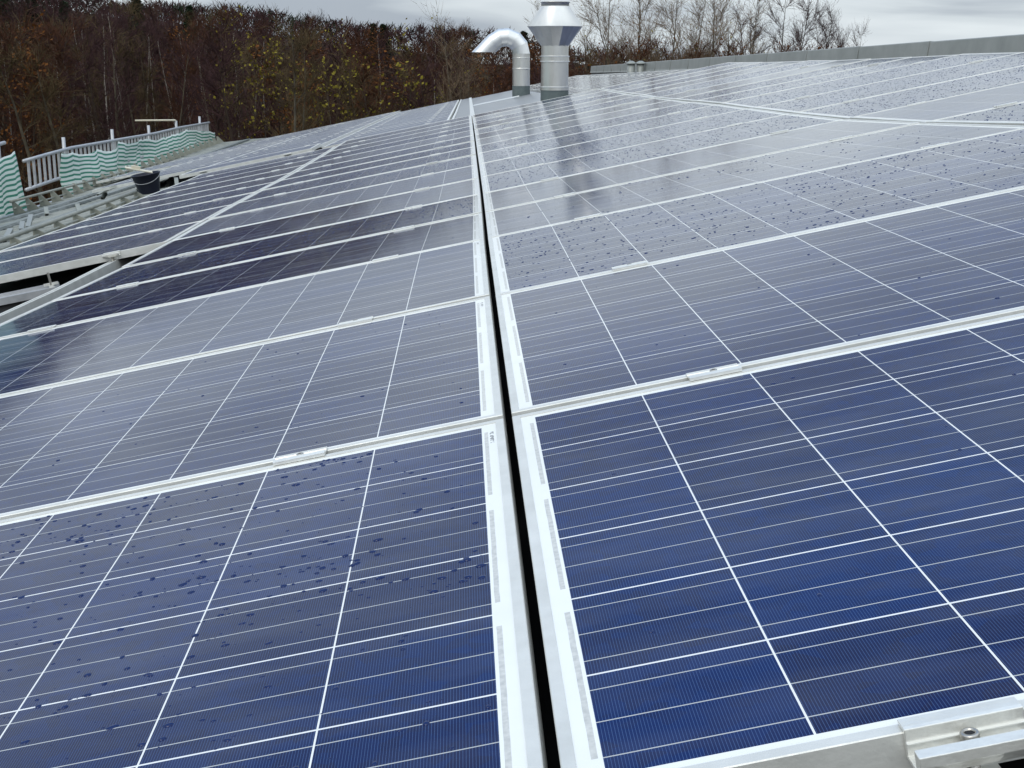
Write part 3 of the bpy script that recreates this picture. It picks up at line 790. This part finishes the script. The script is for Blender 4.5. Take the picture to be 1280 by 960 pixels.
# scaffold deck below the railing so that posts stand on something
sf = tag(empty('scaffold', (FX-.6, n1[1]-8, 0)), 'grey scaffold standing under the eave railing', 'scaffold')
mb = MB().box(.0, .75, 0, 28, 4.30, 4.35); mb.build('deck_boards', M_mortar, sf)
for i in range(10):
    MB().tube([(.02, i*3.07+.2, 0), (.02, i*3.07+.2, 4.3)], .026, 8).build('standard', M_galv, sf, True)
    MB().tube([(.73, i*3.07+.2, 0), (.73, i*3.07+.2, 4.3)], .026, 8).build('standard', M_galv, sf, True)

mb = MB(); nb = (FX+.02, 6.0, CAM.z-1.9)
for i in range(61):
    for j in range(9): mb.v.append((.05*math.sin(i*.9+j*.3), i*.195, j*.24))
for i in range(60):
    for j in range(8): mb.face((i*9+j, (i+1)*9+j, (i+1)*9+j+1, i*9+j+1))
M_net = mat('pale_green_netting', (.36,.50,.46), .8, 0, .2, ((.44,.58,.54), 1.5, .3, .7))
o = mb.build('scaffold_netting', M_net, None, True); o.location = nb
tag(o, 'pale green netting on the scaffold, mirrored in the leftmost panels', 'netting'); o.modifiers.new('solid', 'SOLIDIFY').thickness = .004

# ------------------------------------------------------------------ trees
def grow(seed, H_, crown0, spread, nlimb, ntwig, up=.75, trunk_r=.13, multi=1, twl=1.2, tww=.022, wander=.1):
    """returns (trunk MB with limbs, crown MB with twigs, twig tips)"""
    rnd = random.Random(seed); tr = MB(); cr_ = MB(); tips = []
    def ribbon(a, b, w0):
        d_ = (b-a); s_ = d_.cross(Vector((rnd.gauss(0,1), rnd.gauss(0,1), rnd.gauss(0,.3))))
        if s_.length < 1e-6: return
        s_ = s_.normalized()*w0; i = len(cr_.v)
        cr_.v += [tuple(a-s_), tuple(a+s_), tuple(b+s_*.25), tuple(b-s_*.25)]; cr_.face((i, i+1, i+2, i+3))
    for mth in range(multi):
        lean = Vector((rnd.gauss(0, .05+.05*(multi > 1)), rnd.gauss(0, .05+.05*(multi > 1)), 1)).normalized()
        hh = H_*(1 if mth == 0 else rnd.uniform(.75, .97)); pts = []; p_ = Vector((rnd.gauss(0, .12)*(multi > 1), rnd.gauss(0, .12)*(multi > 1), -.3)); n = 10
        dirv = lean.copy()
        for i in range(n+1):
            pts.append(p_.copy()); dirv = (dirv + Vector((rnd.gauss(0, wander), rnd.gauss(0, wander), 0))*.5 + lean*.1).normalized(); p_ = p_ + dirv*hh/n
        rad = [trunk_r*(1-.93*(i/n)**.9) for i in range(n+1)]
        tr.tube(pts, rad, 6, False)
        for q in range(nlimb//multi):
            t = crown0 + (1-crown0)*((q+rnd.random())/(nlimb//multi))
            t = min(t, .985); i = int(t*n); b0 = pts[i].lerp(pts[i+1], t*n-i)
            a = rnd.uniform(0, 2*PI); ln = spread*(1-t*.75)*rnd.uniform(.6, 1.15)
            d_ = Vector((math.cos(a), math.sin(a), up+rnd.uniform(-.2, .5))).normalized()
            lp = [b0]; cur = b0.copy(); dd = d_.copy()
            for _ in range(4):
                dd = (dd + Vector((rnd.gauss(0, .16), rnd.gauss(0, .16), rnd.uniform(0, .22)))).normalized(); cur = cur + dd*ln/4; lp.append(cur.copy())
            r0 = max(.012, rad[i]*.42); tr.tube(lp, [r0, r0*.75, r0*.5, r0*.3, r0*.12], 4, False)
            for w_ in range(ntwig):
                s_ = rnd.uniform(.15, 1.0)*4; j = min(3, int(s_)); b1 = lp[j].lerp(lp[j+1], s_-j)
                dt = (dd + Vector((rnd.gauss(0, .6), rnd.gauss(0, .6), rnd.gauss(.25, .4)))).normalized(); L_ = twl*rnd.uniform(.35, 1)
                mid = b1 + dt*L_*.5 + Vector((rnd.gauss(0, .05), rnd.gauss(0, .05), 0)); end = mid + (dt+Vector((rnd.gauss(0,.2), rnd.gauss(0,.2), .15))).normalized()*L_*.5
                ribbon(b1, mid, tww); ribbon(mid, end, tww*.7); tips.append(end)
                for _ in range(3):
                    ds = (dt + Vector((rnd.gauss(0, .6), rnd.gauss(0, .6), rnd.gauss(.1, .4)))).normalized()
                    bb = b1.lerp(end, rnd.uniform(.25, .95)); ee = bb + ds*L_*rnd.uniform(.2, .45); ribbon(bb, ee, tww*.6); tips.append(ee)
    return tr, cr_, tips
def leaves(tips, frac, size, seed, per=2):
    rnd = random.Random(seed); mb = MB()
    for t in tips:
        if rnd.random() > frac: continue
        for _ in range(per):
            c_ = t + Vector((rnd.gauss(0, .12), rnd.gauss(0, .12), rnd.gauss(0, .12)))
            a = Vector((rnd.gauss(0,1), rnd.gauss(0,1), rnd.gauss(0,1))).normalized(); b_ = a.orthogonal().normalized(); c2 = a.cross(b_); s_ = size*rnd.uniform(.5, 1.2); i = len(mb.v)
            mb.v += [tuple(c_+b_*s_), tuple(c_+c2*s_*.7), tuple(c_-b_*s_), tuple(c_-c2*s_*.7)]; mb.face((i, i+1, i+2, i+3))
    return mb
protos = {}
def proto_tree(key, name, tr, crn, lv, m1, m2, m3=None, H_=12):
    protos[key] = (name, tr.mesh('trunk', m1, True), crn.mesh('crown', m2), lv.mesh('leaves', m3) if lv else None, H_)
for i, (mt, bk_) in enumerate(((M_twig, M_bark), (M_twig2, M_bark), (M_twig, M_barkgrey), (M_twig3, M_barkgrey))):
    a, b_, t = grow(20+i, 12, .22, 2.6, 34, 19, .8, .13, 1 + (i > 1), 1.3, .015)
    proto_tree('dense%d' % i, 'bare_tree', a, b_, None, bk_, mt)
a, b_, t = grow(41, 12, .35, 2.0, 22, 12, 1.2, .10, 2, 1.0, .014); proto_tree('birch0', 'birch_tree', a, b_, None, M_birch, M_twig)
a, b_, t = grow(42, 12, .45, 1.8, 18, 12, 1.3, .09, 1, 1.0, .014, .13); proto_tree('birch1', 'birch_tree', a, b_, None, M_birch, M_twig)
a, b_, t = grow(51, 12, .12, 3.0, 30, 14, .7, .12, 3, 1.2, .018); proto_tree('leafy', 'yellow_leaved_tree', a, b_, leaves(t, .17, .085, 1, 2), M_bark, M_twig3, M_leafy)
a, b_, t = grow(52, 12, .12, 2.4, 30, 14, .8, .11, 2, 1.1, .018); proto_tree('orange', 'russet_leaved_tree', a, b_, leaves(t, .30, .085, 2, 2), M_bark, M_twig2, M_leafo)
a, b_, t = grow(61, 12, .25, 2.8, 54, 17, 1.1, .10, 4, 1.4, .009, .08); proto_tree('tall0', 'bare_tree', a, b_, leaves(t, .03, .05, 5, 1), M_barkgrey, M_twigr, M_leafy)
a, b_, t = grow(62, 12, .28, 3.4, 50, 18, .9, .12, 2, 1.6, .009, .1); proto_tree('tall1', 'bare_tree', a, b_, leaves(t, .03, .05, 6, 1), M_barkgrey, M_twigr, M_leafy)
a, b_, t = grow(63, 12, .25, 3.6, 54, 24, .7, .12, 3, 1.2, .011, .1); proto_tree('tall2', 'bare_tree', a, b_, None, M_bark, M_twig)
a, b_, t = grow(71, 12, .03, 3.0, 34, 18, .8, .06, 5, 1.3, .020, .1); proto_tree('shrub', 'bare_shrub', a, b_, leaves(t, .10, .07, 9, 1), M_bark, M_twig2, M_leafo)
def conifer(seed):
    rnd = random.Random(seed); tr = MB().tube([(0,0,-.3), (0,0,12)], [.16, .02], 6, False); cr_ = MB()
    for i in range(420):
        t = rnd.random()**.8; z = 1.2 + t*10.8; L_ = (1-t)*2.6*rnd.uniform(.6, 1.1)+.25; a = rnd.uniform(0, 2*PI)
        for k in range(7):
            r_ = L_*rnd.uniform(.1, 1); c_ = Vector((math.cos(a)*r_, math.sin(a)*r_, z - r_*.25 + rnd.gauss(0, .06)))
            u_ = Vector((rnd.gauss(0,1), rnd.gauss(0,1), rnd.gauss(0,.5))).normalized()*rnd.uniform(.15, .32); v_ = Vector((rnd.gauss(0,1), rnd.gauss(0,1), -.6)).normalized()*.13; j = len(cr_.v)
            cr_.v += [tuple(c_-u_), tuple(c_+v_), tuple(c_+u_), tuple(c_-v_)]; cr_.face((j, j+1, j+2, j+3))
    return tr, cr_
a, b_ = conifer(3); proto_tree('conifer', 'conifer', a, b_, None, M_bark, M_conif)
def tree(key, px, dh, ytop, label, cat='tree', group=None, sx=1.0, rz_=0):
    name, t_, c_, l_, H_ = protos[key]
    p = ray(px, dh); zg = terr(p.x, p.y); top = CAM.z - (ytop-73)/1737*dh
    s_ = (top-zg)/H_
    o = empty(name, (p.x, p.y, zg), (0, 0, rz_)); o.scale = (s_*sx, s_*sx, s_)
    tag(o, label, cat, group)
    for nm, me in (('trunk', t_), ('crown', c_), ('leaves', l_)):
        if me is None: continue
        q = bpy.data.objects.new(nm, me); col.objects.link(q); q.parent = o
    return o
tr_ = random.Random(77)
TOP = [(-400, -150), (-150, -90), (0, -12), (120, -10), (150, 4), (210, 3), (290, 8), (340, 12), (400, 23), (470, 32), (560, 33), (620, 38), (680, 45), (710, 58), (760, 64), (900, 68), (1100, 72)]
GL = {'dense0': 'dark bare tree in the thick of the hillside wood', 'dense1': 'russet-twigged bare tree in the hillside wood', 'dense2': 'grey-barked bare tree in the hillside wood', 'dense3': 'olive-twigged forked bare tree in the hillside wood', 'orange': 'tree with rust-brown leaves left on it in the hillside wood'}
rows = [(44, 50, 40), (52, 40, 38), (62, 26, 36), (74, 14, 36), (88, 6, 36), (104, 0, 34)]
for ri, (dh, low, n) in enumerate(rows):
    for i in range(n):
        px = -330 + (1030+330)*(i + tr_.uniform(-.35, .35))/n + (ri % 2)*15
        if px > 700 and ri < 2: continue
        d_ = dh + tr_.uniform(-4, 4)
        yt = interp(TOP, px) + low*(.45 if px > 700 else 1) + tr_.uniform(-3, 9)
        if 150 < px < 340 and ri > 3: yt += 1
        key = tr_.choices(['dense0', 'dense1', 'dense2', 'dense3', 'orange'], [4, 2.5, 3, 4 if px > 220 else 1.5, 1.0 if px > 240 else .2])[0]
        if px > 560 and tr_.random() < .4: key = 'dense1'
        tree(key, px, d_, yt, GL[key], 'tree', GL[key] + ' group', tr_.uniform(1.0, 1.5), tr_.uniform(0, 6.28))
# birches with pale stems, at the left
for i, (px, dh, yt, kk, lab) in enumerate(((28, 60, 20, 'birch1', 'pale thin birch nearest the left picture edge'), (48, 62, 28, 'birch1', 'pale birch second from the left edge'), (72, 58, 26, 'birch0', 'pale forked birch above the railing start'),
        (128, 50, 8, 'birch0', 'tallest white-stemmed forked birch in the wood'), (143, 56, 10, 'birch1', 'slender white birch right beside the tallest one'), (165, 54, 26, 'birch0', 'pale crooked birch right of the tallest one'),
        (208, 60, 18, 'birch1', 'single straight pale birch over the railing arm'), (246, 64, 16, 'birch1', 'pale birch above the far end of the railing'), (480, 80, 38, 'birch1', 'small pale birch below the skyline beyond the panels'),
        (15, 48, 40, 'birch1', 'thin pale stem close to the left picture edge, lower than its neighbours'), (100, 52, 30, 'birch1', 'thin pale stem midway between the leftmost birches and the tallest one'), (118, 47, 24, 'birch1', 'leaning pale stem just left of the tallest birch'), (186, 50, 34, 'birch1', 'short pale stem above the striped cloth'),
        (228, 52, 30, 'birch0', 'forked pale stem above the far posts of the railing'), (300, 52, 34, 'birch1', 'pale stem above the bare end of the roof'), (322, 48, 44, 'birch1', 'pale stem just left of the forked olive-stemmed tree'), (535, 54, 46, 'birch1', 'pale stem left of the slim tree on the skyline'))):
    tree(kk, px, dh, yt, lab, 'tree', None, .9, i*1.3)
for px, dh, yt, kk, lab in ((345, 38, 22, 'dense3', 'forked olive-stemmed tree rising behind the left panels'), (590, 42, 15, 'tall0', 'slim bare tree poking above the skyline left of the flues'),
        (425, 40, 50, 'leafy', 'tree with sparse yellow leaves behind the panel field'), (470, 41, 48, 'leafy', 'second sparse yellow-leaved tree, just right of the first'), (380, 42, 58, 'leafy', 'low yellow-leaved tree left of the other yellow ones'), (290, 43, 18, 'leafy', 'taller tree with few yellow leaves at the bare roof end'), (510, 44, 86, 'leafy', 'low yellow-leaved tree close to the far gap'),
        (400, 40, 112, 'orange', 'small rust-orange tree behind the panel edge'), (370, 41, 60, 'orange', 'rust-orange tree beside the forked olive-stemmed one'), (585, 46, 62, 'orange', 'russet tree left of the bent vent pipe'), (640, 48, 62, 'orange', 'russet tree seen between the two flues'),
        (612, 44, 76, 'birch1', 'small pale forked tree below the bent vent pipe')):
    tree(kk, px, dh, yt, lab, 'tree', None, 1.0, px)
for i, (px, dh, yt) in enumerate(((10, 100, -6), (45, 102, -2), (85, 104, 3), (-60, 100, -16), (-160, 100, -20), (175, 108, -2), (240, 112, 8), (468, 118, 30), (480, 119, 31), (655, 112, 40))):
    tree('conifer', px, dh, yt, ['dark conifer at the upper left corner of the wood', 'dark conifer second from the upper left corner', 'broad dark conifer third from the left', 'dark conifer outside the left edge', 'dark conifer far outside the left edge', 'dark conifer top on the skyline above the railing', 'conifer top on the skyline right of the railing',
         'left of two small conifers on the middle skyline', 'right of two small conifers on the middle skyline', 'small conifer between the two flues'][i], 'tree', None, 1.25, i)
# tall bare trees against the sky at the right
for i, (kk, px, dh, yt, sx, lab) in enumerate((('tall0', 722, 56, 14, .75, 'slim bare tree right beside the flue hood'), ('tall0', 745, 58, 0, .8, 'upright bare tree right of the flue'), ('tall0', 765, 60, 28, .7, 'lower bare tree between the flue and the tallest trees'),
        ('tall1', 800, 56, -14, .9, 'tallest bare tree right of the flue'), ('tall0', 824, 55, -10, .8, 'many-stemmed bare tree beside the tallest one'), ('tall1', 850, 60, 2, .8, 'bare tree right of the many-stemmed one'),
        ('tall1', 895, 58, -4, .95, 'bare tree leaning over the middle of the ridge'), ('tall0', 918, 56, 0, .9, 'bushy bare tree over the middle of the ridge'), ('tall2', 962, 64, 8, .8, 'purple-brown bare tree above the ridge'),
        ('tall2', 992, 66, 12, .75, 'second purple-brown bare tree above the ridge'), ('tall2', 1040, 70, 22, .6, 'small rounded bare tree above the ridge'), ('tall2', 1066, 74, 45, .5, 'smallest bare tree at the right end of the trees'))):
    tree(kk, px, dh, yt-14, lab, 'tree', None, sx*1.25, i*2.1)
# thicket below them
for i in range(26):
    px = 690 + i*15 + tr_.uniform(-5, 5)
    tree('shrub', px, 52 + tr_.uniform(-3, 6), 62 + max(0, (px-860))*.05 + tr_.uniform(-3, 5), 'russet thicket shrub behind the ridge', 'shrub', 'thicket shrubs behind the ridge', 1.3, tr_.uniform(0, 6))
# distant wood along the hilltop
rf = random.Random(9); mb = MB()
for i in range(1100):
    px = rf.uniform(-400, 1080); dh = rf.uniform(118, 150); p = ray(px, dh); zg = terr(p.x, p.y)
    top = CAM.z - (interp(TOP, px)+2+rf.uniform(-2, 9)-73)/1737*dh
    c_ = Vector((p.x, p.y, 0)); r_ = rf.uniform(1.2, 2.2)
    for k in range(60):
        rr__ = rf.random(); z = zg + (top-zg)*rf.random()**.55; a_ = rf.uniform(0, 6.28); rad_ = r_*math.sqrt(rr__)*math.sqrt(max(.03, 1-((z-zg)/(top-zg))**3)); q = c_ + Vector((math.cos(a_)*rad_, math.sin(a_)*rad_, z)); e_ = q + Vector((math.cos(a_)*.25+rf.gauss(0, .25), math.sin(a_)*.25+rf.gauss(0, .25), rf.uniform(.0, .6)))
        s_ = Vector((rf.gauss(0, 1), rf.gauss(0, 1), 0)).normalized()*rf.uniform(.03, .09); j = len(mb.v)
        mb.v += [tuple(q-s_), tuple(q+s_), tuple(e_+s_*.3), tuple(e_-s_*.3)]; mb.face((j, j+1, j+2, j+3), 1 if i % 5 == 0 else 0)
tag(mb.build('distant_wood', [M_twig, M_conif]), 'distant leafless wood along the hilltop', 'wood', None, 'stuff')
# tangled undergrowth between the trunks
mb = MB()
for i in range(16000):
    px = rf.uniform(-420, 1060); dh = rf.uniform(46, 112); p = ray(px, dh); zg = terr(p.x, p.y)
    b_ = Vector((p.x, p.y, zg + rf.uniform(0, 4.5)*rf.random())); e_ = b_ + Vector((rf.gauss(0, .6), rf.gauss(0, .6), rf.uniform(.8, 2.6)))
    s_ = Vector((rf.gauss(0, 1), rf.gauss(0, 1), 0)).normalized()*rf.uniform(.02, .06); j = len(mb.v)
    mb.v += [tuple(b_-s_), tuple(b_+s_), tuple(e_+s_*.3), tuple(e_-s_*.3)]; mb.face((j, j+1, j+2, j+3), rf.choice((0, 0, 1, 2)))
tag(mb.build('undergrowth', [M_twig2, M_twig3, M_twig]), 'tangled leafless undergrowth between the trunks of the wood', 'undergrowth', None, 'stuff')
